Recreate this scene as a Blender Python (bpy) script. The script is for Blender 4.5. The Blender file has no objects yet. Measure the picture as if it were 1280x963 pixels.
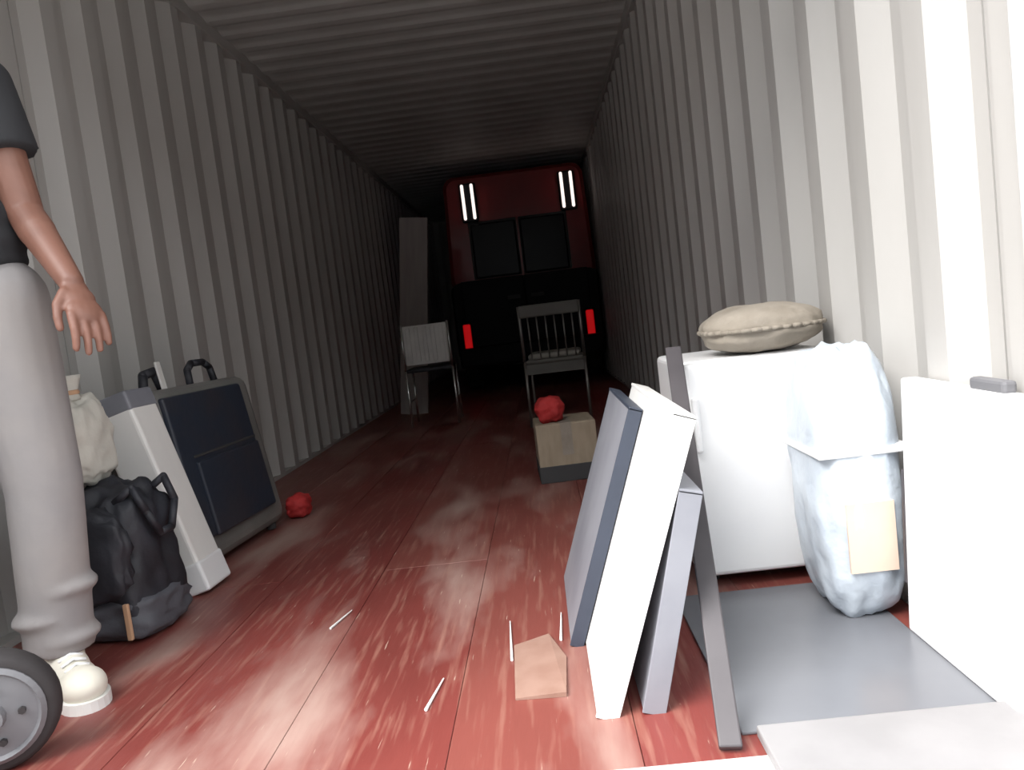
import bpy, bmesh, math, random
from mathutils import Vector, Matrix, Euler, noise as mnoise
R = math.radians
random.seed(7)
SC = bpy.context.scene
COL = SC.collection

# ------------------------------------------------------------------ camera
cam_d = bpy.data.cameras.new('camera')
cam_d.sensor_width = 36.0
cam_d.lens = 36.0 * 962.0 / 1280.0
cam_d.clip_start = 0.02
cam = bpy.data.objects.new('camera', cam_d)
COL.objects.link(cam)
_rows = ((0.99207898, 0.11825904, 0.0423569),
         (0.03208441, 0.08745588, -0.99565158),
         (-0.12144915, 0.98912399, 0.08296887))
cam.matrix_world = Matrix.Translation((0, 0, 0.746)) @ Matrix(_rows).to_4x4()
SC.camera = cam

# ------------------------------------------------------------------ world, exposure
w = bpy.data.worlds.new('overcast_sky')
SC.world = w
w.use_nodes = True
bg = w.node_tree.nodes['Background']
bg.inputs['Color'].default_value = (0.93, 0.965, 1.0, 1)
bg.inputs['Strength'].default_value = 1.0
sun_d = bpy.data.lights.new('sun', 'SUN')
sun_d.energy = 2.2
sun_d.angle = R(40)
sun_d.color = (1.0, 0.97, 0.94)
sun = bpy.data.objects.new('sun', sun_d)
COL.objects.link(sun)
sun.rotation_euler = Vector((0.75, 0.62, -1.3)).to_track_quat('-Z', 'Y').to_euler()
SC.view_settings.view_transform = 'Standard'
SC.view_settings.look = 'None'
SC.view_settings.gamma = 1.0
SC.view_settings.use_curve_mapping = False
SC.view_settings.exposure = 1.8


# ------------------------------------------------------------------ materials
def mat(name, col, rough=0.6, metal=0.0, col2=None, scale=6.0, stretch=(1, 1, 1), bump=0.0,
        bscale=40.0, emit=None, estr=0.0, coat=0.0, lo=0.4, hi=0.65, spec=None):
    m = bpy.data.materials.new(name)
    m.use_nodes = True
    nt = m.node_tree
    b = nt.nodes['Principled BSDF']
    b.inputs['Roughness'].default_value = rough
    b.inputs['Metallic'].default_value = metal
    if coat:
        b.inputs['Coat Weight'].default_value = coat
        b.inputs['Coat Roughness'].default_value = 0.08
    if spec is not None:
        b.inputs['Specular IOR Level'].default_value = spec
    tc = nt.nodes.new('ShaderNodeTexCoord')
    mp = nt.nodes.new('ShaderNodeMapping')
    mp.inputs['Scale'].default_value = stretch
    nt.links.new(tc.outputs['Object'], mp.inputs['Vector'])
    c2 = col2 or tuple(c * 0.86 for c in col)
    n = nt.nodes.new('ShaderNodeTexNoise')
    n.inputs['Scale'].default_value = scale
    n.inputs['Detail'].default_value = 6
    nt.links.new(mp.outputs['Vector'], n.inputs['Vector'])
    r = nt.nodes.new('ShaderNodeValToRGB')
    r.color_ramp.elements[0].position = lo
    r.color_ramp.elements[1].position = hi
    r.color_ramp.elements[0].color = (*col, 1)
    r.color_ramp.elements[1].color = (*c2, 1)
    nt.links.new(n.outputs['Fac'], r.inputs['Fac'])
    nt.links.new(r.outputs['Color'], b.inputs['Base Color'])
    if bump:
        n2 = nt.nodes.new('ShaderNodeTexNoise')
        n2.inputs['Scale'].default_value = bscale
        n2.inputs['Detail'].default_value = 4
        nt.links.new(mp.outputs['Vector'], n2.inputs['Vector'])
        bp = nt.nodes.new('ShaderNodeBump')
        bp.inputs['Strength'].default_value = bump
        bp.inputs['Distance'].default_value = 0.01
        nt.links.new(n2.outputs['Fac'], bp.inputs['Height'])
        nt.links.new(bp.outputs['Normal'], b.inputs['Normal'])
    if emit:
        b.inputs['Emission Color'].default_value = (*emit, 1)
        b.inputs['Emission Strength'].default_value = estr
    return m


def floor_material():
    m = bpy.data.materials.new('red_painted_plywood')
    m.use_nodes = True
    nt = m.node_tree
    b = nt.nodes['Principled BSDF']
    tc = nt.nodes.new('ShaderNodeTexCoord')
    geo = nt.nodes.new('ShaderNodeNewGeometry')
    oi = nt.nodes.new('ShaderNodeObjectInfo')

    def noise(scale, stretch, detail=6):
        mp = nt.nodes.new('ShaderNodeMapping')
        mp.inputs['Scale'].default_value = stretch
        nt.links.new(geo.outputs['Position'], mp.inputs['Vector'])
        n = nt.nodes.new('ShaderNodeTexNoise')
        n.inputs['Scale'].default_value = scale
        n.inputs['Detail'].default_value = detail
        nt.links.new(mp.outputs['Vector'], n.inputs['Vector'])
        return n

    def ramp(src, a, bb):
        r = nt.nodes.new('ShaderNodeMapRange')
        r.inputs['From Min'].default_value = a
        r.inputs['From Max'].default_value = bb
        nt.links.new(src, r.inputs['Value'])
        return r.outputs['Result']

    def mix(fac, c1, c2):
        x = nt.nodes.new('ShaderNodeMix')
        x.data_type = 'RGBA'
        if hasattr(fac, 'links') or hasattr(fac, 'is_output'):
            nt.links.new(fac, x.inputs[0])
        else:
            x.inputs[0].default_value = fac
        for k, c in ((6, c1), (7, c2)):
            if isinstance(c, tuple):
                x.inputs[k].default_value = (*c, 1)
            else:
                nt.links.new(c, x.inputs[k])
        return x.outputs[2]

    base = mix(ramp(noise(3.0, (1, 0.5, 1)).outputs['Fac'], 0.35, 0.65), (0.20, 0.040, 0.034), (0.13, 0.022, 0.019))
    base = mix(ramp(oi.outputs['Random'], 0.0, 1.6), base, (0.23, 0.080, 0.062))
    grain = ramp(noise(9.0, (6.0, 0.45, 1)).outputs['Fac'], 0.52, 0.72)
    base = mix(grain, base, (0.27, 0.115, 0.088))
    wear = ramp(noise(2.3, (1.7, 0.5, 1), 9).outputs['Fac'], 0.50, 0.68)
    base = mix(wear, base, (0.33, 0.21, 0.178))
    scr = ramp(noise(26.0, (5.0, 0.35, 1), 3).outputs['Fac'], 0.69, 0.74)
    base = mix(scr, base, (0.42, 0.30, 0.24))
    nt.links.new(base, b.inputs['Base Color'])
    rr = nt.nodes.new('ShaderNodeMapRange')
    rr.inputs['To Min'].default_value = 0.42
    rr.inputs['To Max'].default_value = 0.75
    nt.links.new(wear, rr.inputs['Value'])
    nt.links.new(rr.outputs['Result'], b.inputs['Roughness'])
    bp = nt.nodes.new('ShaderNodeBump')
    bp.inputs['Strength'].default_value = 0.25
    bp.inputs['Distance'].default_value = 0.004
    nt.links.new(noise(14.0, (5, 0.6, 1)).outputs['Fac'], bp.inputs['Height'])
    nt.links.new(bp.outputs['Normal'], b.inputs['Normal'])
    return m


M = {}
M['paint'] = mat('grey_container_paint', (0.47, 0.455, 0.435), 0.5, col2=(0.41, 0.395, 0.375), scale=3.0,
                 stretch=(1, 1, 0.25), bump=0.05, lo=0.42, hi=0.7)
M['roofpaint'] = mat('grey_roof_paint', (0.56, 0.55, 0.53), 0.55, col2=(0.50, 0.49, 0.47), scale=3.0, bump=0.05)
M['frame'] = mat('pale_frame_paint', (0.66, 0.65, 0.64), 0.45, col2=(0.58, 0.56, 0.54), scale=5, bump=0.05)
M['caulk'] = mat('dark_seam_sealant', (0.05, 0.048, 0.045), 0.8)
M['floor'] = floor_material()
M['under'] = mat('dark_under_floor', (0.03, 0.02, 0.018), 0.9)
M['concrete'] = mat('pale_yard_concrete', (0.36, 0.35, 0.335), 0.9, col2=(0.31, 0.30, 0.29), scale=1.5, bump=0.2)
M['white'] = mat('white_enamel', (0.86, 0.86, 0.86), 0.35, col2=(0.82, 0.82, 0.83), scale=4)
M['board'] = mat('white_laminate', (0.85, 0.84, 0.81), 0.4, col2=(0.78, 0.77, 0.75), scale=5, stretch=(1, 1, 0.4))
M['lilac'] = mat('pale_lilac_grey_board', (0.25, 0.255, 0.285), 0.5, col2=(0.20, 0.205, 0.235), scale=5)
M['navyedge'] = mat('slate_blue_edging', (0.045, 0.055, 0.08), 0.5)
M['mauve'] = mat('mauve_grey_metal', (0.062, 0.055, 0.06), 0.5, col2=(0.048, 0.042, 0.047), scale=8)
M['sheet'] = mat('glossy_grey_sheet', (0.17, 0.175, 0.19), 0.25, col2=(0.14, 0.145, 0.16), scale=2.5, lo=0.35, hi=0.7)
M['wrap'] = mat('pale_blue_wrap', (0.60, 0.66, 0.72), 0.3, col2=(0.52, 0.58, 0.65), scale=9, bump=0.6, bscale=16)
M['peach'] = mat('peach_paper_label', (0.72, 0.55, 0.44), 0.6)
M['beige'] = mat('beige_canvas', (0.33, 0.29, 0.24), 0.9, col2=(0.27, 0.235, 0.19), scale=12, bump=0.4)
M['carton'] = mat('beige_cardboard', (0.38, 0.31, 0.225), 0.85, col2=(0.32, 0.26, 0.185), scale=8, stretch=(4, 4, 1))
M['dark'] = mat('charcoal_base', (0.05, 0.05, 0.052), 0.7)
M['redcloth'] = mat('red_cloth', (0.50, 0.03, 0.03), 0.75, col2=(0.36, 0.02, 0.02), scale=10, bump=0.4)
M['black'] = mat('black_nylon', (0.016, 0.017, 0.022), 0.6, col2=(0.028, 0.029, 0.038), scale=8, bump=0.5, bscale=18)
M['slate'] = mat('slate_nylon', (0.09, 0.09, 0.105), 0.65, bump=0.3)
M['navy'] = mat('navy_fabric', (0.024, 0.032, 0.05), 0.5, col2=(0.035, 0.035, 0.045), scale=5, bump=0.15)
M['greyshell'] = mat('grey_case_shell', (0.19, 0.185, 0.175), 0.45, col2=(0.15, 0.147, 0.14), scale=6)
M['tan'] = mat('tan_leather', (0.55, 0.33, 0.2), 0.6)
M['cream'] = mat('cream_sackcloth', (0.62, 0.60, 0.54), 0.8, col2=(0.52, 0.50, 0.45), scale=9, bump=0.6, bscale=14)
M['chrome'] = mat('bright_metal', (0.75, 0.75, 0.73), 0.25, metal=0.9)
M['chairwhite'] = mat('white_chair_plastic', (0.8, 0.79, 0.76), 0.4)
M['seatgrey'] = mat('dull_grey_cushion', (0.33, 0.31, 0.27), 0.85)
M['plank'] = mat('grey_board', (0.42, 0.38, 0.36), 0.7, col2=(0.36, 0.32, 0.31), scale=4, stretch=(6, 6, 0.6))
M['chairgrey'] = mat('dark_grey_metal', (0.14, 0.135, 0.12), 0.6)
M['plank2'] = mat('grey_shade_block', (0.16, 0.16, 0.16), 0.8)
M['palegrey'] = mat('pale_grey_laminate', (0.27, 0.262, 0.265), 0.5)
M['dullmetal'] = mat('dull_dark_metal', (0.30, 0.29, 0.27), 0.4, metal=0.8)
M['scrap'] = mat('dusty_cardboard', (0.29, 0.175, 0.135), 0.9, col2=(0.25, 0.14, 0.105), scale=14)
M['vanred'] = mat('red_van_paint', (0.26, 0.012, 0.014), 0.5, col2=(0.20, 0.009, 0.011), scale=2, coat=0.3)
M['vanblack'] = mat('black_van_panel', (0.008, 0.008, 0.010), 0.6, spec=0.2)
M['glass'] = mat('dark_tinted_glass', (0.004, 0.004, 0.005), 0.2, spec=0.12)
M['tyre'] = mat('black_rubber', (0.03, 0.026, 0.027), 0.8, bump=0.2)
M['hub'] = mat('grey_wheel_hub', (0.16, 0.16, 0.17), 0.55, col2=(0.125, 0.125, 0.135), scale=8)
M['taillamp'] = mat('red_lamp_lens', (0.6, 0.01, 0.01), 0.3, emit=(1.0, 0.008, 0.012), estr=0.085)
M['whitelamp'] = mat('white_lamp_lens', (0.9, 0.88, 0.85), 0.3, emit=(1.0, 0.86, 0.80), estr=0.35)
M['skin'] = mat('skin', (0.21, 0.098, 0.07), 0.5, col2=(0.18, 0.082, 0.058), scale=14)
M['shirt'] = mat('charcoal_jersey', (0.022, 0.022, 0.025), 0.85, bump=0.15, bscale=25)
M['trouser'] = mat('light_grey_cotton', (0.29, 0.268, 0.26), 0.85, col2=(0.245, 0.232, 0.235), scale=5, bump=0.25, bscale=12)
M['shoe'] = mat('cream_shoe_canvas', (0.78, 0.74, 0.64), 0.7)
M['sole'] = mat('white_rubber_sole', (0.8, 0.79, 0.76), 0.6)
M['hair'] = mat('dark_hair', (0.02, 0.015, 0.012), 0.6, bump=0.5, bscale=60)
M['eyewhite'] = mat('eye', (0.75, 0.74, 0.72), 0.2, col2=(0.7, 0.7, 0.68))


# ------------------------------------------------------------------ helpers
def link(name, me, m=None, parent=None, loc=(0, 0, 0), rot=(0, 0, 0), smooth=None):
    o = bpy.data.objects.new(name, me)
    COL.objects.link(o)
    o.location = loc
    o.rotation_euler = rot
    if parent:
        o.parent = parent
    if m is not None and me is not None:
        me.materials.clear()
        me.materials.append(M[m] if isinstance(m, str) else m)
    if smooth and me:
        for p in me.polygons:
            p.use_smooth = True
    return o


def obj(name, bm, m=None, parent=None, loc=(0, 0, 0), rot=(0, 0, 0), smooth=False):
    me = bpy.data.meshes.new(name)
    bmesh.ops.recalc_face_normals(bm, faces=bm.faces[:])
    bm.to_mesh(me)
    bm.free()
    return link(name, me, m, parent, loc, rot, smooth)


def thing(name, label, cat, loc=(0, 0, 0), rot=(0, 0, 0), group=None):
    o = bpy.data.objects.new(name, None)
    o.empty_display_size = 0.1
    COL.objects.link(o)
    o.location = loc
    o.rotation_euler = rot
    return tag(o, label, cat, group)


def tag(o, label, cat, group=None, kind=None):
    o['label'] = label
    o['category'] = cat
    if group:
        o['group'] = group
    if kind:
        o['kind'] = kind
    return o


def box(bm, x0, x1, y0, y1, z0, z1, bev=0.0, seg=2):
    r = bmesh.ops.create_cube(bm, size=1)
    vs = r['verts']
    for v in vs:
        v.co = Vector(((x0 + x1) / 2 + v.co.x * (x1 - x0), (y0 + y1) / 2 + v.co.y * (y1 - y0), (z0 + z1) / 2 + v.co.z * (z1 - z0)))
    if bev:
        es = list({e for v in vs for e in v.link_edges})
        bmesh.ops.bevel(bm, geom=es, offset=bev, segments=seg, affect='EDGES', profile=0.5)
    return bm


def bx(*a, **k):
    return box(bmesh.new(), *a, **k)


def tube(bm, p0, p1, r0, r1=None, seg=12):
    p0 = Vector(p0)
    p1 = Vector(p1)
    r1 = r0 if r1 is None else r1
    d = p1 - p0
    mt = Matrix.Translation((p0 + p1) / 2) @ d.to_track_quat('Z', 'Y').to_matrix().to_4x4()
    bmesh.ops.create_cone(bm, cap_ends=True, segments=seg, radius1=r0, radius2=r1, depth=d.length, matrix=mt)
    return bm


def path_tube(bm, pts, r, seg=8):
    for a, b in zip(pts[:-1], pts[1:]):
        tube(bm, a, b, r, seg=seg)
    for p in pts[1:-1]:
        ell(bm, p, (r, r, r), 8, 6)
    return bm


def ell(bm, c, rad, u=20, v=14, rot=None):
    mt = Matrix.Translation(c)
    if rot is not None:
        mt = mt @ rot.to_4x4()
    mt = mt @ Matrix.Diagonal((*rad, 1))
    bmesh.ops.create_uvsphere(bm, u_segments=u, v_segments=v, radius=1, matrix=mt)
    return bm


def lathe(bm, prof, seg=28, mt=Matrix.Identity(4)):
    rings = []
    for (r, z) in prof:
        rings.append([bm.verts.new(mt @ Vector((r * math.cos(2 * math.pi * k / seg), r * math.sin(2 * math.pi * k / seg), z))) for k in range(seg)])
    for a, b in zip(rings[:-1], rings[1:]):
        for k in range(seg):
            bm.faces.new((a[k], a[(k + 1) % seg], b[(k + 1) % seg], b[k]))
    bm.faces.new(rings[0])
    bm.faces.new(rings[-1])
    return bm


def soft(sx, sy, sz, power=3.5, amp=0.02, freq=5.0, n=14, seed=0, sag=0.0, taper=0.0):
    """A rounded, lumpy cloth volume resting on z = 0."""
    bm = bmesh.new()
    bmesh.ops.create_cube(bm, size=2)
    bmesh.ops.subdivide_edges(bm, edges=bm.edges[:], cuts=n, use_grid_fill=True)
    for v in bm.verts:
        c = v.co.copy()
        L = (abs(c.x) ** power + abs(c.y) ** power + abs(c.z) ** power) ** (1 / power)
        c /= L
        d = mnoise.noise(c * freq * 0.5 + Vector((seed * 3.1, seed, 0))) + 0.5 * mnoise.noise(c * freq + Vector((0, seed, 5)))
        c *= 1 + amp * d / max(sx, sy, sz) * 2
        t = 1 - taper * (c.z + 1) / 2 + sag * (1 - c.z) / 2
        v.co = Vector((c.x * sx / 2 * t, c.y * sy / 2 * t, max(0, (c.z + 1) * sz / 2)))
    return bm


def evaluated(o, name):
    dg = bpy.context.evaluated_depsgraph_get()
    dg.update()
    me = bpy.data.meshes.new_from_object(o.evaluated_get(dg))
    me.name = name
    return me


def fused(name, bm, voxel, smooth, m, parent):
    """One continuous surface grown around overlapping volumes."""
    bmesh.ops.recalc_face_normals(bm, faces=bm.faces[:])
    me = bpy.data.meshes.new('raw')
    bm.to_mesh(me)
    bm.free()
    t = bpy.data.objects.new('raw', me)
    COL.objects.link(t)
    r = t.modifiers.new('remesh', 'REMESH')
    r.mode = 'VOXEL'
    r.voxel_size = voxel
    s = t.modifiers.new('smooth', 'SMOOTH')
    s.factor = 0.5
    s.iterations = smooth
    res = evaluated(t, name)
    bpy.data.objects.remove(t)
    return link(name, res, m, parent, smooth=True)


# ------------------------------------------------------------------ container shell
XL, XR, H = -1.59, 0.76, 2.534
Y0, Y1 = 1.0, 13.1
PITCH, DEP = 0.275, 0.05


def profile(ya, yb, yc):
    """points (y, out) of the wall corrugation between ya and yb; yc is the middle of an inner flat, out grows to the outside"""
    f, s = 0.078 / 2, 0.052
    pts = []
    k = math.floor((ya - yc) / PITCH) - 1
    while yc + k * PITCH < yb + PITCH:
        c = yc + k * PITCH
        pts += [(c - f - s, DEP), (c - f, 0), (c + f, 0), (c + f + s, DEP)]
        k += 1

    def val(y):
        for (a, oa), (b, ob) in zip(pts[:-1], pts[1:]):
            if a <= y <= b:
                return oa + (ob - oa) * (y - a) / (b - a) if b > a else oa
        return DEP
    return [(ya, val(ya))] + [p for p in pts if ya < p[0] < yb] + [(yb, val(yb))]


def sheet_bm(pts, z0, z1, place, th=0.004):
    bm = bmesh.new()
    rows = []
    for (y, o) in pts:
        rows.append([bm.verts.new(place(y, o, z0)), bm.verts.new(place(y, o, z1)),
                     bm.verts.new(place(y, o + th, z1)), bm.verts.new(place(y, o + th, z0))])
    for a, b in zip(rows[:-1], rows[1:]):
        for i in range(4):
            bm.faces.new((a[i], b[i], b[(i + 1) % 4], a[(i + 1) % 4]))
    bm.faces.new(rows[0])
    bm.faces.new(rows[-1])
    return bm


def side_wall(name, side, x, inner_c, label):
    bm = bmesh.new()
    a, b = (x - 0.07, x + 0.012) if side < 0 else (x - 0.012, x + 0.07)
    box(bm, a, b, Y0 + 0.2, Y1, H - 0.06, H + 0.03, 0.004)
    box(bm, *((x - 0.07, x - 0.001) if side < 0 else (x + 0.001, x + 0.07)), Y0 + 0.2, Y1, -0.16, 0.02)
    root = tag(obj(name, bm, 'paint'), label, 'wall', kind='structure')
    first = inner_c - PITCH / 2
    while first - 8 * PITCH > Y0 + 0.2:
        first -= 8 * PITCH
    edges = [Y0 + 0.2] + [first + 8 * PITCH * k for k in range(8) if Y0 + 0.3 < first + 8 * PITCH * k < Y1 - 0.2] + [Y1]
    shared = None
    for ya, yb in zip(edges[:-1], edges[1:]):
        full = abs(yb - ya - 8 * PITCH) < 1e-4
        if full and shared:
            link('wall_panel', shared, None, root, (x, ya, 0))
        else:
            g = 0.003
            o = obj('wall_panel', sheet_bm(profile(ya + g, yb - g, inner_c), 0.0, H - 0.03,
                                           lambda y, ot, z: Vector((side * ot, y - ya, z))), 'paint', root, (x, ya, 0))
            if full:
                shared = o.data
        if yb < Y1 - 0.1:
            xs = sorted((x + side * (DEP + 0.0045), x + side * (DEP + 0.02)))
            obj('seam_strip', bx(xs[0], xs[1], yb - 0.03, yb + 0.03, 0.0, H - 0.03), 'caulk', root)
    return root


side_wall('wall_left', -1, XL, 2.770, 'corrugated grey steel side wall behind the person and the luggage')
side_wall('wall_right', 1, XR, 1.515, 'corrugated grey steel side wall behind the white boards')
# end wall
bm = sheet_bm(profile(XL - 0.06, XR + 0.06, 0.0), -0.1, H + 0.03, lambda x, o, z: Vector((x, Y1 + o, z)))
for xx in (XL - 0.055, XR + 0.055):
    box(bm, xx - 0.06, xx + 0.06, Y1 - 0.04, Y1 + 0.12, -0.16, H + 0.1)
box(bm, XL, XR, Y1 - 0.02, Y1 + 0.12, H - 0.01, H + 0.08)
box(bm, XL, XR, Y1 - 0.02, Y1 + 0.12, -0.16, 0.01)
tag(obj('wall_back', bm, 'paint'), 'corrugated end wall deep in the dark behind the van', 'wall', kind='structure')

# floor: backing slab with separate planks
fl = tag(obj('floor', bx(XL - 0.03, XR + 0.03, Y0 + 0.01, Y1, -0.16, -0.024), 'under'),
         'worn red painted plank floor of the container', 'floor', kind='structure')
NW = 7
pw = (XR - XL) / NW
plank_me = None
for i in range(NW):
    y = Y0 + 0.2 - (0.0 if i % 2 == 0 else 1.2)
    while y < Y1:
        ya, yb = max(y, Y0 + 0.2), min(y + 2.4, Y1)
        if yb - ya > 0.05:
            if abs(yb - ya - 2.4) < 1e-6 and plank_me:
                link('plank', plank_me, None, fl, (XL + i * pw, ya, 0))
            else:
                o = obj('plank', bx(0.0006, pw - 0.0006, 0.0006, yb - ya - 0.0006, -0.028, 0.0, 0.001, 1), 'floor', fl, (XL + i * pw, ya, 0))
                if abs(yb - ya - 2.4) < 1e-6:
                    plank_me = o.data
        y += 2.4

# roof: transverse ripples, one sheet per 1.05 m
ce = tag(obj('ceiling', bx(XL, XR, Y0, Y0 + 0.09, H + 0.02, H + 0.12), 'frame'),
         'rippled grey steel container roof', 'ceiling', kind='structure')
roof_me = None
y = Y0 + 0.09
while y < Y1 - 0.01:
    yb = min(y + 1.05, Y1 + 0.03)
    if roof_me and abs(yb - y - 1.05) < 1e-6:
        link('roof_panel', roof_me, None, ce, (0, y, 0))
    else:
        pts, n = [], 60
        for k in range(n + 1):
            t = (yb - y) * k / n
            ph = (t / 0.21) % 1.0
            o = 0.0 if ph < 0.3 else (ph - 0.3) / 0.2 if ph < 0.5 else 1.0 if ph < 0.8 else 1 - (ph - 0.8) / 0.2
            pts.append((t, 0.011 * o))
        q = obj('roof_panel', sheet_bm(pts, XL - 0.06, XR + 0.06, lambda yy, oo, xx: Vector((xx, yy, H + oo))), 'roofpaint', ce, (0, y, 0))
        if roof_me is None:
            roof_me = q.data
    y += 1.05
# door frame
tag(obj('trim_1', bx(XL - 0.10, XL + 0.02, Y0, Y0 + 0.205, -0.16, H + 0.14, 0.008), 'frame'), 'pale corner post at the door opening, beside the person', 'post', kind='structure')
tag(obj('trim_2', bx(XR - 0.02, XR + 0.10, Y0, Y0 + 0.205, -0.16, H + 0.14, 0.008), 'frame'), 'pale corner post at the door opening, beside the white boards', 'post', kind='structure')
tag(obj('trim_3', bx(XL, XR, Y0, Y0 + 0.205, -0.16, 0.0, 0.005), 'frame'), 'pale steel sill across the door opening', 'sill', kind='structure')
# yard outside
bm = bmesh.new()
bmesh.ops.create_grid(bm, x_segments=4, y_segments=4, size=40)
tag(obj('ground', bm, 'concrete', loc=(0, 0, -1.25)), 'pale concrete yard below the container opening', 'ground', kind='structure')
bm = bx(-16, 14, -14.0, -11.0, -1.25, 6.5)  # unseen block, added to keep low skylight out of the container depth
for k in range(9):
    box(bm, -15 + 3.4 * k, -14.8 + 3.4 * k, -11.0, -10.85, -1.25, 6.3)
tag(obj('shade_block', bm, 'plank2'), 'grey block across the yard, added unseen to shade the far end of the container', 'light blocker', kind='structure')
bm = bmesh.new()
for x0, x1 in ((-1.1, -0.85), (0.02, 0.27)):
    box(bm, x0, x1, 1.6, 12.9, -0.62, -0.16)
for yy in (9.6, 11.0, 12.3):
    tube(bm, (-1.35, yy, -0.78), (0.52, yy, -0.78), 0.47, seg=28)
for yy in (2.4, 2.6):
    for xx in (-1.0, 0.15):
        box(bm, xx - 0.07, xx + 0.07, yy - 0.05, yy + 0.05, -1.25, -0.5)
tag(obj('trailer_chassis', bm, 'vanblack'), 'dark trailer chassis carrying the container', 'trailer', kind='structure')


# ------------------------------------------------------------------ van deep inside
VY = 8.5
van = thing('van', 'tall red and black van parked rear first deep inside the container', 'van', (-0.09, VY, 0))


def van_section(bm, y, hw, z0, z1, r, tum):
    """one rounded cross-section of the body as a loop of verts"""
    pts = []
    for cx, cz, a0 in ((1, 1, 0), (-1, 1, 90), (-1, -1, 180), (1, -1, 270)):
        for k in range(6):
            a = R(a0 + 90 * k / 5)
            px = cx * (hw - r) + r * math.cos(a)
            pz = (z1 - r if cz > 0 else z0 + r) + r * math.sin(a)
            px *= 1 - tum * max(0, (pz - 1.0) / (z1 - 1.0))
            pts.append(bm.verts.new((px, y, pz)))
    return pts


def loft(bm, secs):
    for a, b in zip(secs[:-1], secs[1:]):
        n = len(a)
        for k in range(n):
            bm.faces.new((a[k], a[(k + 1) % n], b[(k + 1) % n], b[k]))
    bm.faces.new(secs[0])
    bm.faces.new(secs[-1])


bm = bmesh.new()
loft(bm, [van_section(bm, yy, hw, z0, z1, r, 0.06) for yy, hw, z0, z1, r in
          ((0.03, 0.77, 1.16, 2.33, 0.10), (0.07, 0.81, 1.12, 2.37, 0.12), (0.4, 0.82, 1.1, 2.40, 0.13), (3.0, 0.82, 1.1, 2.40, 0.13), (3.6, 0.78, 1.1, 2.25, 0.15), (3.95, 0.72, 1.1, 1.5, 0.12))])
body = obj('upper_body', bm, 'vanred', van, smooth=False)
bm = bmesh.new()
loft(bm, [van_section(bm, yy, hw, z0, z1, r, 0.0) for yy, hw, z0, z1, r in
          ((0.02, 0.79, 0.40, 1.22, 0.08), (0.06, 0.82, 0.34, 1.22, 0.1), (0.4, 0.825, 0.3, 1.22, 0.1), (3.8, 0.82, 0.3, 1.22, 0.1), (4.2, 0.76, 0.34, 1.15, 0.15))])
obj('lower_body', bm, 'vanblack', van)
for s in (-1, 1):
    d = obj('rear_door', bx(min(0.004 * s, 0.70 * s), max(0.004 * s, 0.70 * s), -0.005, 0.03, 0.50, 1.23, 0.012), 'vanblack', van)
    obj('door_handle', bx(min(0.06 * s, 0.2 * s), max(0.06 * s, 0.2 * s), -0.03, -0.004, 0.98, 1.02, 0.006), 'dark', d)
    wd = obj('rear_window', bx(min(0.02 * s, 0.52 * s), max(0.02 * s, 0.52 * s), 0.012, 0.04, 1.24, 1.84, 0.02), 'glass', van)
    obj('window_seal', bx(min(0.012 * s, 0.54 * s), max(0.012 * s, 0.54 * s), 0.02, 0.036, 1.235, 1.86, 0.01), 'dark', wd)
obj('bumper', bx(-0.80, 0.80, -0.09, 0.08, 0.28, 0.50, 0.03), 'vanblack', van)
for x in (-0.688, 0.669):
    tl = obj('tail_light', bx(x - 0.045, x + 0.045, -0.035, 0.02, 0.375, 0.765, 0.02), 'taillamp', van)
    obj('lamp_housing', bx(x - 0.062, x + 0.062, -0.024, 0.03, 0.35, 0.79, 0.02), 'vanblack', tl)
for c in (-0.500, 0.577):
    hs = obj('lamp_bracket', bx(c - 0.09, c + 0.09, -0.01, 0.05, 1.86, 2.28, 0.015), 'vanblack', van)
    for dx in (-0.052, 0.052):
        bm = bmesh.new()
        tube(bm, (c + dx, -0.03, 1.90), (c + dx, -0.03, 2.25), 0.017, seg=14)
        ell(bm, (c + dx, -0.03, 1.90), (0.017,) * 3, 12, 8)
        ell(bm, (c + dx, -0.03, 2.25), (0.017,) * 3, 12, 8)
        obj('light_bar', bm, 'whitelamp', hs, smooth=True)
wheel_me = None
for x in (-0.72, 0.72):
    for yy in (0.75, 3.3):
        if wheel_me is None:
            bm = bmesh.new()
            lathe(bm, [(0.19, -0.09), (0.30, -0.09), (0.33, -0.06), (0.33, 0.06), (0.30, 0.09), (0.19, 0.09)], 28, Matrix.Rotation(R(90), 4, 'Y'))
            o = obj('wheel', bm, 'tyre', van, (x, yy, 0.33))
            wheel_me = o.data
        else:
            link('wheel', wheel_me, None, van, (x, yy, 0.33))
for s in (-1, 1):
    xs = sorted((s * 0.772, s * 0.80))
    obj('side_window', bx(xs[0], xs[1], 1.2, 2.9, 1.4, 1.95, 0.01), 'glass', van)

# tall board leaning in the gap between the wall and the van
tag(obj('tall_board', bx(-0.13, 0.13, -0.012, 0.012, 0, 1.78, 0.003), 'plank', loc=(-1.22, 7.0, 0.0), rot=(0, R(7.5), R(-8))),
    'tall narrow grey board standing beside the van, behind the white-backed chair', 'board')

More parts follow.
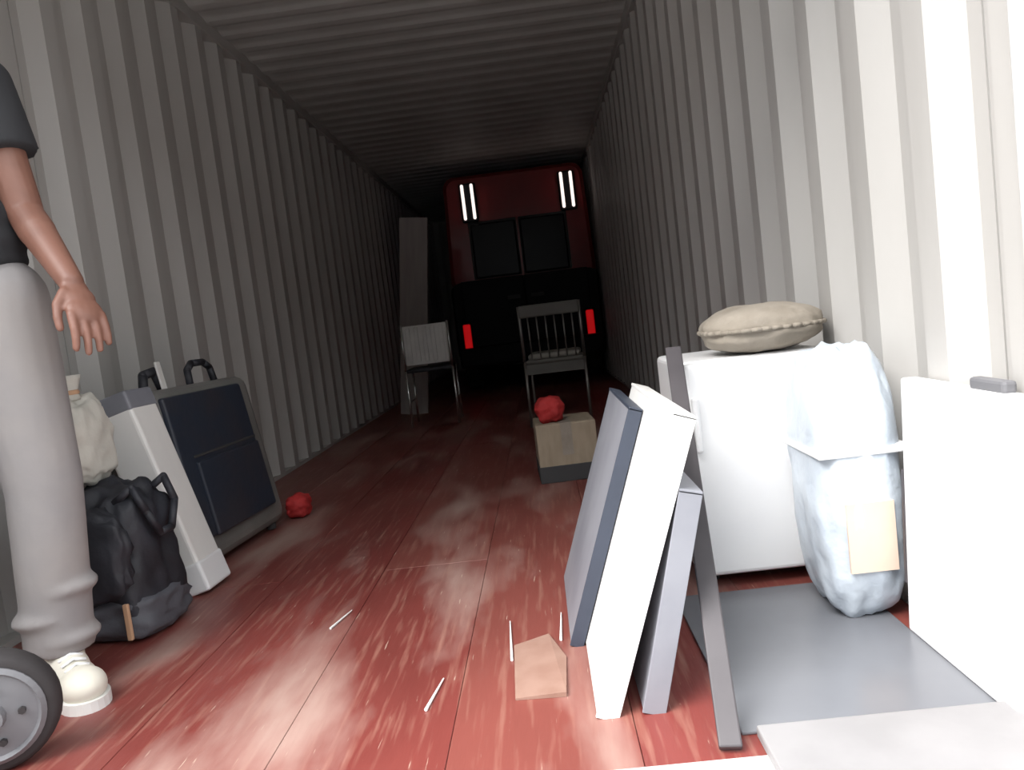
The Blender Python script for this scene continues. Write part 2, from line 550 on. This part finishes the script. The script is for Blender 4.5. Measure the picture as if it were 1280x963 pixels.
# ------------------------------------------------------------------ chairs in the gloom
ch = thing('chair', 'chair with a white panel backrest turned to the doors, standing before the tall board', 'chair', (-0.885, 6.0, 0), (0, 0, R(2)))
b_ = obj('backrest', bx(-0.172, 0.172, -0.012, 0.012, 0.49, 0.80, 0.010, 3), 'chairwhite', ch)
for k in range(5):
    x = -0.13 + k * 0.065
    obj('rib', bx(x - 0.017, x + 0.017, -0.019, -0.010, 0.51, 0.785, 0.006), 'chairwhite', b_)
obj('seat', bx(-0.18, 0.18, 0.0, 0.38, 0.43, 0.46, 0.012), 'black', ch)
for s in (-1, 1):
    obj('back_post', path_tube(bmesh.new(), [(s * 0.185, 0.0, 0.0), (s * 0.185, 0.0, 0.45), (s * 0.182, -0.005, 0.81)], 0.010), 'chrome', ch, smooth=True)
    obj('leg', path_tube(bmesh.new(), [(s * 0.185, 0.38, 0.0), (s * 0.18, 0.36, 0.44)], 0.010), 'chrome', ch, smooth=True)
    obj('stretcher', tube(bmesh.new(), (s * 0.185, 0.0, 0.2), (s * 0.183, 0.37, 0.2), 0.007), 'chrome', ch, smooth=True)

c2 = thing('chair', 'thin metal chair with a rod backrest and grey cushion, standing behind the beige carton', 'chair', (0.085, 5.24, 0), (0, 0, R(-4)))
for s in (-1, 1):
    obj('back_post', path_tube(bmesh.new(), [(s * 0.205, 0.0, 0.0), (s * 0.205, 0.02, 0.45), (s * 0.205, -0.02, 0.83)], 0.011), 'dullmetal', c2, smooth=True)
    obj('leg', path_tube(bmesh.new(), [(s * 0.2, 0.40, 0.0), (s * 0.195, 0.37, 0.43)], 0.010), 'dullmetal', c2, smooth=True)
obj('top_rail', bx(-0.205, 0.205, -0.036, -0.006, 0.75, 0.835, 0.010), 'chairgrey', c2)
for k in range(6):
    x = -0.15 + k * 0.06
    obj('rod', tube(bmesh.new(), (x, 0.016, 0.46), (x, -0.014, 0.76), 0.005, seg=8), 'dullmetal', c2, smooth=True)
obj('seat', bx(-0.195, 0.195, 0.0, 0.40, 0.43, 0.46, 0.012), 'chairgrey', c2)
obj('cushion', bx(-0.18, 0.18, 0.02, 0.38, 0.458, 0.50, 0.02, 3), 'seatgrey', c2)
obj('apron', bx(-0.195, 0.195, 0.012, 0.028, 0.36, 0.43), 'chairgrey', c2)

# carton with red bundle on it
ct = thing('carton', 'beige cardboard carton with a darker lower band under the red bundle', 'carton', (0.07, 3.42, 0), (0, 0, R(3)))
obj('box_body', bx(-0.135, 0.135, 0.0, 0.30, 0.03, 0.26, 0.004), 'carton', ct)
obj('lower_band', bx(-0.138, 0.138, -0.004, 0.304, 0.0, 0.075, 0.003), 'dark', ct)  # darker band around the bottom of the carton
for s in (-1, 1):
    obj('flap', bx(*sorted((s * 0.004, s * 0.133)), 0.004, 0.296, 0.2595, 0.264), 'carton', ct)
obj('packing_tape', bx(-0.025, 0.025, -0.0015, 0.3015, 0.12, 0.2655), 'beige', ct)
tag(obj('red_bundle', soft(0.13, 0.11, 0.12, 2.6, 0.012, 4, 12, 3), 'redcloth', loc=(0.008, 3.50, 0.262), smooth=True),
    'small red cloth bundle on the beige carton', 'bundle')

# ------------------------------------------------------------------ right side: leaning slabs, appliance, sheet
# slabs: stand on their long edge, lean towards the right wall; local x thickness, y length, z height
def slab(name, label, cat, loc, lean, th, ln, ht, m, edge, rz=0.0, group=None):
    t = thing(name, label, cat, loc, (0, R(lean), R(rz)), group)
    obj('panel', bx(0, th, 0.003, ln, 0, ht, 0.004), m, t)
    e = edge
    obj('edge_band', bx(-0.0015, th + 0.0015, 0.0, 0.006, -0.0, ht, 0.001), e, t)
    obj('top_band', bx(-0.0015, th + 0.0015, 0.0, ln, ht - 0.004, ht + 0.003, 0.001), e, t)
    return t


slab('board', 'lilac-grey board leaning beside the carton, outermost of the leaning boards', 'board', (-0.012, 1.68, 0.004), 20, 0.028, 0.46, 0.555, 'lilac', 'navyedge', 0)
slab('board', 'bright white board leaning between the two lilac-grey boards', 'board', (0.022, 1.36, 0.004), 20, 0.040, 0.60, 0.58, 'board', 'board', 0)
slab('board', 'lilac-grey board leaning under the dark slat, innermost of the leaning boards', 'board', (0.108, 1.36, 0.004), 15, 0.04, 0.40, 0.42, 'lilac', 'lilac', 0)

# grey glossy sheet lying on the floor
tag(obj('floor_sheet', bx(0.262, 0.698, 1.262, 1.90, 0.0, 0.006, 0.002), 'sheet', rot=(0, 0, 0)),
    'glossy grey sheet lying flat on the floor before the white appliance', 'sheet')
tag(obj('white_board', bx(0.285, 0.735, 1.06, 1.255, 0.0, 0.022, 0.004), 'palegrey'), 'white board lying flat across the door sill', 'board')

# white boxy appliance
ap = thing('small_fridge', 'white enamel fridge standing against the right wall under the beige cushion', 'fridge', (0.345, 1.93, 0))
obj('cabinet', bx(0, 0.375, 0.05, 0.42, 0.02, 0.585, 0.014, 3), 'white', ap)
dr = obj('door', bx(0.002, 0.373, 0.0, 0.046, 0.035, 0.583, 0.012, 3), 'white', ap)
obj('handle', bx(0.012, 0.03, -0.018, 0.004, 0.36, 0.50, 0.006), 'white', dr)
obj('gasket', bx(0.006, 0.369, 0.044, 0.052, 0.04, 0.578), 'mauve', ap)
for xx in (0.04, 0.335):
    for yy in (0.09, 0.38):
        obj('foot', tube(bmesh.new(), (xx, yy, 0.0), (xx, yy, 0.025), 0.018), 'dark', ap)

# dark slat leaning from the sill up to the fridge
p0, p1 = Vector((0.232, 1.215, 0.002)), Vector((0.325, 1.915, 0.622))
d = p1 - p0
bm = bx(-0.019, 0.019, -0.009, 0.009, 0, d.length, 0.003)
q = d.to_track_quat('Z', 'Y')
sl = tag(obj('slat', bm, 'mauve'), 'dark mauve-grey slat leaning from the sill against the white fridge', 'slat')
sl.rotation_euler = q.to_euler()
sl.location = p0 + Vector((0, 0, 0.006))

# cushion on the fridge
cu = thing('cushion', 'rounded beige cushion lying on the white fridge', 'cushion', (0.585, 2.07, 0.586), (0, 0, R(-3)))
obj('cover', soft(0.31, 0.26, 0.125, 2.5, 0.012, 4, 14, 9), 'beige', cu, smooth=True)
bm = bmesh.new()
N = 40
loop = []
for k in range(N):
    a = 2 * math.pi * k / N
    c_, s_ = math.cos(a), math.sin(a)
    L = (abs(c_) ** 2.6 + abs(s_) ** 2.6) ** (1 / 2.6)
    loop.append((c_ / L * 0.157, s_ / L * 0.132, 0.063))
path_tube(bm, loop + [loop[0]], 0.006, 6)
obj('piping', bm, 'beige', cu, smooth=True)

# blue plastic wrapped bundle wedged between fridge and wall panel
bd = thing('wrapped_bundle', 'upright bundle in pale blue plastic wrap, between the fridge and the wall panel', 'bundle', (0.648, 1.745, 0.006))
obj('wrap', soft(0.19, 0.26, 0.60, 3.6, 0.02, 6, 14, 4), 'wrap', bd, smooth=True)
obj('paper_label', bx(-0.05, 0.05, -0.133, -0.127, 0.12, 0.27), 'peach', bd, rot=(0, 0, 0))
obj('strap', bx(-0.097, 0.097, -0.132, 0.132, 0.37, 0.385, 0.003), 'white', bd)

# white panel leaning on the right wall
pn = thing('wall_panel_board', 'thick white panel propped against the right wall by the door sill', 'panel', (0.694, 1.215, 0.006), (0, R(2.5), 0))
obj('panel', bx(0, 0.036, 0.0, 0.37, 0, 0.53, 0.006), 'white', pn)
obj('end_trim', bx(-0.002, 0.038, 0.366, 0.376, 0.10, 0.34, 0.002), 'mauve', pn)
obj('grip', bx(0.006, 0.03, 0.03, 0.13, 0.528, 0.55, 0.006), 'hub', pn)

# scraps on the floor
bm = bmesh.new()
pts = [(-0.06, -0.13), (0.04, -0.15), (0.07, 0.02), (0.05, 0.14), (-0.035, 0.12)]
lo = [bm.verts.new((x, y, 0.0)) for x, y in pts]
hi = [bm.verts.new((x, y, 0.004 + 0.006 * (i % 2))) for i, (x, y) in enumerate(pts)]
bm.faces.new(lo)
bm.faces.new(hi)
for k in range(5):
    bm.faces.new((lo[k], lo[(k + 1) % 5], hi[(k + 1) % 5], hi[k]))
tag(obj('cardboard_scrap', bm, 'scrap', loc=(-0.09, 1.60, 0.0005), rot=(0, 0, R(8))), 'torn beige cardboard scrap lying on the red floor', 'scrap')
sp = [(-0.15, 1.75, 3, 0.22, 'longest pale wood splinter lying on the red floor beside the cardboard scrap'),
      (-0.03, 1.80, -2, 0.16, 'thin pale wood splinter on the red floor beside the leaning lilac-grey board'),
      (-0.30, 1.52, -9, 0.13, 'short pale wood splinter alone in the middle of the red floor'),
      (-0.62, 2.0, -14, 0.12, 'thin pale wood splinter on the red floor toward the black holdall')]
for x, y, a, ln, lb in sp:
    bm = bmesh.new()
    tube(bm, (0, -ln / 2, 0.003), (0, ln / 2, 0.0035), 0.0035, 0.0015, 6)
    tag(obj('splinter', bm, 'board', loc=(x, y, 0.0005), rot=(0, 0, R(a))), lb, 'splinter', 'splinters on the floor')

# ------------------------------------------------------------------ left side: luggage
sc_ = thing('suitcase', 'large grey suitcase with a navy front standing on its long side', 'suitcase', (-1.215, 2.51, 0.03), (0, R(-8.5), R(-5)))
obj('shell', bx(-0.25, 0.0, 0.0, 0.70, 0, 0.64, 0.05, 4), 'greyshell', sc_)
fp = obj('front_panel', bx(-0.03, 0.014, 0.03, 0.59, 0.09, 0.605, 0.012, 3), 'navy', sc_)
obj('front_pocket', bx(0.008, 0.026, 0.11, 0.58, 0.09, 0.36, 0.008, 3), 'navy', fp)
obj('zip', bx(0.012, 0.017, 0.11, 0.58, 0.375, 0.385, 0.001), 'dark', fp)
obj('handle', path_tube(bmesh.new(), [(-0.10, 0.42, 0.63), (-0.10, 0.43, 0.70), (-0.10, 0.47, 0.725), (-0.10, 0.56, 0.725), (-0.10, 0.60, 0.70), (-0.10, 0.61, 0.63)], 0.014, 10), 'black', sc_, smooth=True)
obj('carry_strap', path_tube(bmesh.new(), [(-0.08, 0.08, 0.63), (-0.075, 0.10, 0.70), (-0.075, 0.17, 0.71), (-0.08, 0.20, 0.63)], 0.016, 10), 'black', sc_, smooth=True)
obj('glint_tag', bx(-0.058, -0.050, 0.155, 0.185, 0.63, 0.74, 0.003), 'chairwhite', sc_)  # white tag stands in for a glint by the handle
for yy in (0.08, 0.62):
    for xx in (-0.21, -0.05):
        obj('stud_foot', tube(bmesh.new(), (xx, yy, -0.02), (xx, yy, 0.01), 0.018, 0.022), 'dark', sc_)

tag(obj('red_pouch', soft(0.10, 0.13, 0.10, 2.8, 0.01, 4, 12, 6), 'redcloth', loc=(-1.145, 3.32, 0), smooth=True), 'small red pouch on the floor beside the grey suitcase', 'pouch')

sb = thing('white_case', 'slim upright white case leaning between the black holdall and the suitcase', 'case', (-1.13, 2.34, 0.016), (0, R(-15), R(-3)))
obj('case_body', bx(-0.135, 0, 0.0, 0.15, 0.0, 0.68, 0.012, 3), M['board'], sb)
obj('end_cap', bx(-0.139, 0.004, -0.004, 0.154, 0.0, 0.10, 0.010, 3), 'white', sb)
obj('top_cap', bx(-0.138, 0.003, -0.003, 0.153, 0.62, 0.685, 0.010, 3), 'lilac', sb)

bg_ = thing('holdall', 'black lumpy holdall bag on the floor behind the person in pale trousers', 'bag', (-1.255, 2.115, 0), (0, 0, R(-4)))
obj('bag_body', soft(0.245, 0.26, 0.43, 3.6, 0.03, 5, 16, 2, taper=0.06), 'black', bg_, smooth=True)
obj('base_panel', soft(0.26, 0.27, 0.13, 4.5, 0.015, 5, 12, 5), 'slate', bg_, smooth=True)
obj('carry_handle', path_tube(bmesh.new(), [(0.05, -0.08, 0.38), (0.11, -0.08, 0.42), (0.138, -0.072, 0.35), (0.142, -0.03, 0.28), (0.142, 0.03, 0.28), (0.138, 0.072, 0.35), (0.11, 0.08, 0.42), (0.05, 0.08, 0.38)], 0.011, 8), 'black', bg_, smooth=True)
obj('glint_strip', bx(0.075, 0.09, -0.150, -0.138, 0.02, 0.12, 0.003), 'tan', bg_)  # tan strip paints a glint on the side of the bag
obj('side_pocket', soft(0.22, 0.07, 0.25, 3.2, 0.02, 5, 10, 8), 'black', bg_, loc=(0.0, -0.14, 0.13), smooth=True)

cs = thing('sack', 'cream cloth sack lying on top of the black holdall', 'sack', (-1.326, 2.115, 0.428), (0, R(-2), R(-4)))
obj('sack_body', soft(0.15, 0.22, 0.26, 2.7, 0.02, 5, 16, 11, taper=0.10), 'cream', cs, smooth=True)
obj('tied_neck', lathe(bmesh.new(), [(0.035, 0.245), (0.024, 0.268), (0.036, 0.30), (0.041, 0.315)], 14), 'cream', cs, smooth=True)
obj('cord', lathe(bmesh.new(), [(0.027, 0.26), (0.031, 0.267), (0.027, 0.274)], 14), 'tan', cs, smooth=True)

# wheel by the sill
wh = thing('trolley_wheel', 'small grey wheel with a black tyre standing on the floor by the white shoe', 'wheel', (-1.14, 1.40, 0.0), (R(3), 0, R(27)))
rot = Matrix.Translation((0, 0, 0.121)) @ Matrix.Rotation(R(90), 4, 'X')
obj('tyre', lathe(bmesh.new(), [(0.094, -0.028), (0.108, -0.030), (0.118, -0.02), (0.121, 0), (0.118, 0.02), (0.108, 0.030), (0.094, 0.028)], 40, rot), 'tyre', wh, smooth=True)
hb = obj('hub', lathe(bmesh.new(), [(0.012, -0.035), (0.09, -0.026), (0.097, -0.032), (0.097, 0.032), (0.088, 0.038), (0.082, 0.03), (0.03, 0.032), (0.026, 0.05), (0.012, 0.05)], 40, rot), 'hub', wh, smooth=False)
for k in range(5):
    a = 2 * math.pi * k / 5
    cx, cz = 0.056 * math.cos(a), 0.121 + 0.056 * math.sin(a)
    obj('bolt', tube(bmesh.new(), (cx, -0.040, cz), (cx, -0.030, cz), 0.007, seg=6), 'tyre', hb)
obj('axle', tube(bmesh.new(), (0, -0.065, 0.121), (0, 0.05, 0.121), 0.011), 'dullmetal', wh)

# ------------------------------------------------------------------ person
PHI = R(25)
PB = Vector((-1.32, 1.675, 0.0))
person = thing('person', 'person in a charcoal T-shirt and loose light grey trousers standing by the left wall', 'person', PB, (0, 0, PHI))
inv = Matrix.Rotation(-PHI, 3, 'Z')


def W(x, y, z):
    return inv @ (Vector((x, y, z)) - PB)


def limb(bm, a, b, ra, rb, seg=18):
    tube(bm, a, b, ra, rb, seg)
    ell(bm, a, (ra,) * 3, seg, 10)
    ell(bm, b, (rb,) * 3, seg, 10)


shL, elL, wrL = W(-1.185, 1.745, 1.415), W(-1.125, 1.735, 1.125), W(-0.99, 1.645, 0.945)
shR, elR, wrR = Vector((-0.175, 0.0, 1.415)), Vector((-0.205, 0.02, 1.12)), Vector((-0.19, -0.10, 0.88))
hipL, knL, anL = W(-1.205, 1.715, 0.93), W(-1.188, 1.735, 0.50), W(-1.225, 1.745, 0.09)
hipR, knR, anR = Vector((-0.095, 0.0, 0.93)), Vector((-0.11, -0.05, 0.50)), Vector((-0.11, 0.02, 0.09))
toeL = W(-1.095, 1.625, 0.05)
toeR = anR + Vector((-0.05, -0.17, -0.04))


def hand(bm, wr, kn, tip, side):
    """palm with four jointed fingers and a thumb leaving the side of the palm; fingers run from kn towards tip"""
    d = (kn - wr).normalized()
    f = (tip - kn).normalized()
    fwd = Vector((-0.8 * side, -0.6, 0))
    across = (fwd - fwd.dot(d) * d).normalized()          # thumb side points forward
    nrm = d.cross(across).normalized()
    for t, ww in ((0.05, 0.026), (0.25, 0.030), (0.5, 0.036), (0.85, 0.039)):
        c = wr.lerp(kn, t)
        rm = Matrix((across, nrm, d)).transposed()
        ell(bm, c, (ww, 0.017, 0.034), 14, 10, rm)
    inward = nrm * (-1 if nrm.x * side > 0 else 1)
    for k, (off, ln) in enumerate(((0.032, 0.074), (0.0108, 0.083), (-0.0108, 0.077), (-0.031, 0.062))):
        p = kn + across * off
        dirn = (f + across * off * 2.0).normalized()
        r = 0.0102
        for s, (frac, curl) in enumerate(((0.45, 0.04), (0.30, 0.20), (0.25, 0.24))):
            dirn = (dirn + inward * curl).normalized()
            q = p + dirn * ln * frac
            limb(bm, p, q, r, r * 0.92, 10)
            p, r = q, r * 0.92
    p = wr.lerp(kn, 0.35) + across * 0.026
    for ln, dirn, r in ((0.035, d * 0.75 + across * 0.55 + inward * 0.25, 0.0125), (0.030, d + across * 0.2 + inward * 0.3, 0.0105), (0.022, d + inward * 0.3, 0.0092)):
        q = p + dirn.normalized() * ln
        limb(bm, p, q, r, r * 0.9, 10)
        p = q


bm = bmesh.new()
# torso, neck, head
for z, rx, ry in ((0.93, 0.150, 0.105), (1.02, 0.138, 0.098), (1.12, 0.135, 0.098), (1.22, 0.15, 0.105), (1.32, 0.160, 0.105), (1.40, 0.145, 0.085)):
    ell(bm, (0, 0, z), (rx, ry, 0.095))
limb(bm, Vector((0, 0.01, 1.42)), Vector((0, -0.005, 1.54)), 0.058, 0.052)
ell(bm, (0, -0.02, 1.655), (0.074, 0.094, 0.112), 24, 18)
ell(bm, (0, -0.055, 1.595), (0.052, 0.055, 0.058))
ell(bm, (0, -0.116, 1.637), (0.013, 0.018, 0.022), 12, 8)
ell(bm, (0, -0.108, 1.59), (0.022, 0.008, 0.006), 12, 8)
ell(bm, (0, -0.106, 1.578), (0.019, 0.008, 0.006), 12, 8)
for s in (-1, 1):
    ell(bm, (s * 0.077, 0.0, 1.645), (0.010, 0.018, 0.031), 12, 8)
for sh, el, wr in ((shL, elL, wrL), (shR, elR, wrR)):
    limb(bm, Vector((0, 0, sh.z)), sh, 0.062, 0.058)
    limb(bm, sh, el, 0.052, 0.041)
    m1 = el.lerp(wr, 0.3)
    limb(bm, el, m1, 0.038, 0.039)
    limb(bm, m1, wr, 0.038, 0.026)
for hip, kn, an, toe in ((hipL, knL, anL, toeL), (hipR, knR, anR, toeR)):
    limb(bm, hip, kn, 0.083, 0.056)
    m1 = kn.lerp(an, 0.3)
    limb(bm, kn, m1, 0.054, 0.056)
    limb(bm, m1, an, 0.055, 0.038)
    ft = an.lerp(toe, 0.55)
    limb(bm, an, Vector((ft.x, ft.y, 0.042)), 0.034, 0.026)
hand(bm, wrL, W(-0.95, 1.615, 0.868), W(-0.925, 1.595, 0.79), 1)
hand(bm, wrR, wrR + Vector((0.0, -0.02, -0.085)), wrR + Vector((0.0, -0.04, -0.17)), -1)
fused('body', bm, 0.0036, 3, 'skin', person)
for s in (-1, 1):
    obj('eye', ell(bmesh.new(), (s * 0.031, -0.098, 1.662), (0.012, 0.010, 0.008), 12, 8), 'eyewhite', person, smooth=True)
bm = bmesh.new()
ell(bm, (0, 0.002, 1.69), (0.082, 0.094, 0.088), 24, 16)
ell(bm, (0, 0.03, 1.65), (0.078, 0.07, 0.09), 20, 14)
ell(bm, (0, -0.06, 1.735), (0.06, 0.04, 0.03), 20, 14)
fused('hair', bm, 0.008, 3, 'hair', person)
# T-shirt
bm = bmesh.new()
for z, rx, ry in ((1.06, 0.198, 0.145), (1.12, 0.192, 0.14), (1.22, 0.185, 0.135), (1.32, 0.18, 0.125), (1.40, 0.155, 0.1)):
    ell(bm, (0, 0, z), (rx, ry, 0.085))
ell(bm, (0, 0, 1.02), (0.196, 0.146, 0.05))
for sh, el in ((shL, elL), (shR, elR)):
    limb(bm, Vector((0, 0, sh.z + 0.005)), sh, 0.075, 0.071)
    d = (el - sh).normalized()
    tube(bm, sh - d * 0.02, sh + d * 0.165, 0.070, 0.074, 20)
shirt = fused('t_shirt', bm, 0.009, 5, 'shirt', person)
obj('sleeve_mark', bx(-0.009, 0.009, -0.002, 0.004, -0.02, 0.02, 0.001), 'white', shirt, loc=W(-1.158, 1.676, 1.372), rot=(R(0), R(8), R(6)))
# trousers
bm = bmesh.new()
for z, rx, ry in ((0.92, 0.178, 0.135), (1.0, 0.168, 0.126)):
    ell(bm, (0, 0, z), (rx, ry, 0.085))
for hip, kn, an in ((hipL, knL, anL), (hipR, knR, anR)):
    limb(bm, hip, kn, 0.104, 0.082)
    hem = an + Vector((0, 0, 0.012))
    tube(bm, kn, hem, 0.081, 0.076, 22)
    for k, (t, dx) in enumerate(((0.62, 0.02), (0.78, -0.018), (0.92, 0.016))):
        c = kn.lerp(hem, t)
        ell(bm, c + Vector((dx, -0.01, 0)), (0.078, 0.075, 0.026), 18, 10)
fused('trousers', bm, 0.009, 4, 'trouser', person)
# shoes
for an, toe in ((anL, toeL), (anR, toeR)):
    d = Vector((toe.x - an.x, toe.y - an.y, 0)).normalized()
    heel = Vector((an.x, an.y, 0)) - d * 0.05
    tp = Vector((toe.x, toe.y, 0))
    bm = bmesh.new()
    rm = Matrix((d, Vector((-d.y, d.x, 0)), Vector((0, 0, 1)))).transposed()
    L = (tp - heel).length
    for t, ra, rw, rh, z in ((0.08, 0.05, 0.040, 0.05, 0.052), (0.25, 0.065, 0.046, 0.066, 0.066), (0.4, 0.065, 0.046, 0.056, 0.056), (0.6, 0.08, 0.047, 0.042, 0.046), (0.85, 0.062, 0.050, 0.042, 0.045)):
        ell(bm, heel + d * L * t + Vector((0, 0, z)), (ra, rw, rh), 18, 12, rm)
    tube(bm, Vector((an.x, an.y, 0.05)), Vector((an.x, an.y, 0.125)), 0.050, 0.048, 18)
    s = fused('shoe', bm, 0.006, 4, 'shoe', person)
    bm = bmesh.new()
    for t, ra, rw in ((0.08, 0.052, 0.042), (0.35, 0.08, 0.042), (0.6, 0.08, 0.048), (0.85, 0.066, 0.052)):
        c = heel + d * L * t
        mt = Matrix.Translation(c + Vector((0, 0, 0.0125))) @ rm.to_4x4() @ Matrix.Diagonal((ra, rw, 1, 1))
        bmesh.ops.create_cone(bm, cap_ends=True, segments=22, radius1=1, radius2=1, depth=0.025, matrix=mt)
    obj('sole', bm, 'sole', s)
    bm = bmesh.new()
    side = Vector((-d.y, d.x, 0))
    for k in range(4):
        c = heel + d * L * (0.46 + 0.09 * k) + Vector((0, 0, 0.110 - 0.007 * k))
        path_tube(bm, [c - side * 0.026 - Vector((0, 0, 0.010)), c, c + side * 0.026 - Vector((0, 0, 0.010))], 0.0035, 6)
    obj('lace', bm, 'white', s, smooth=True)
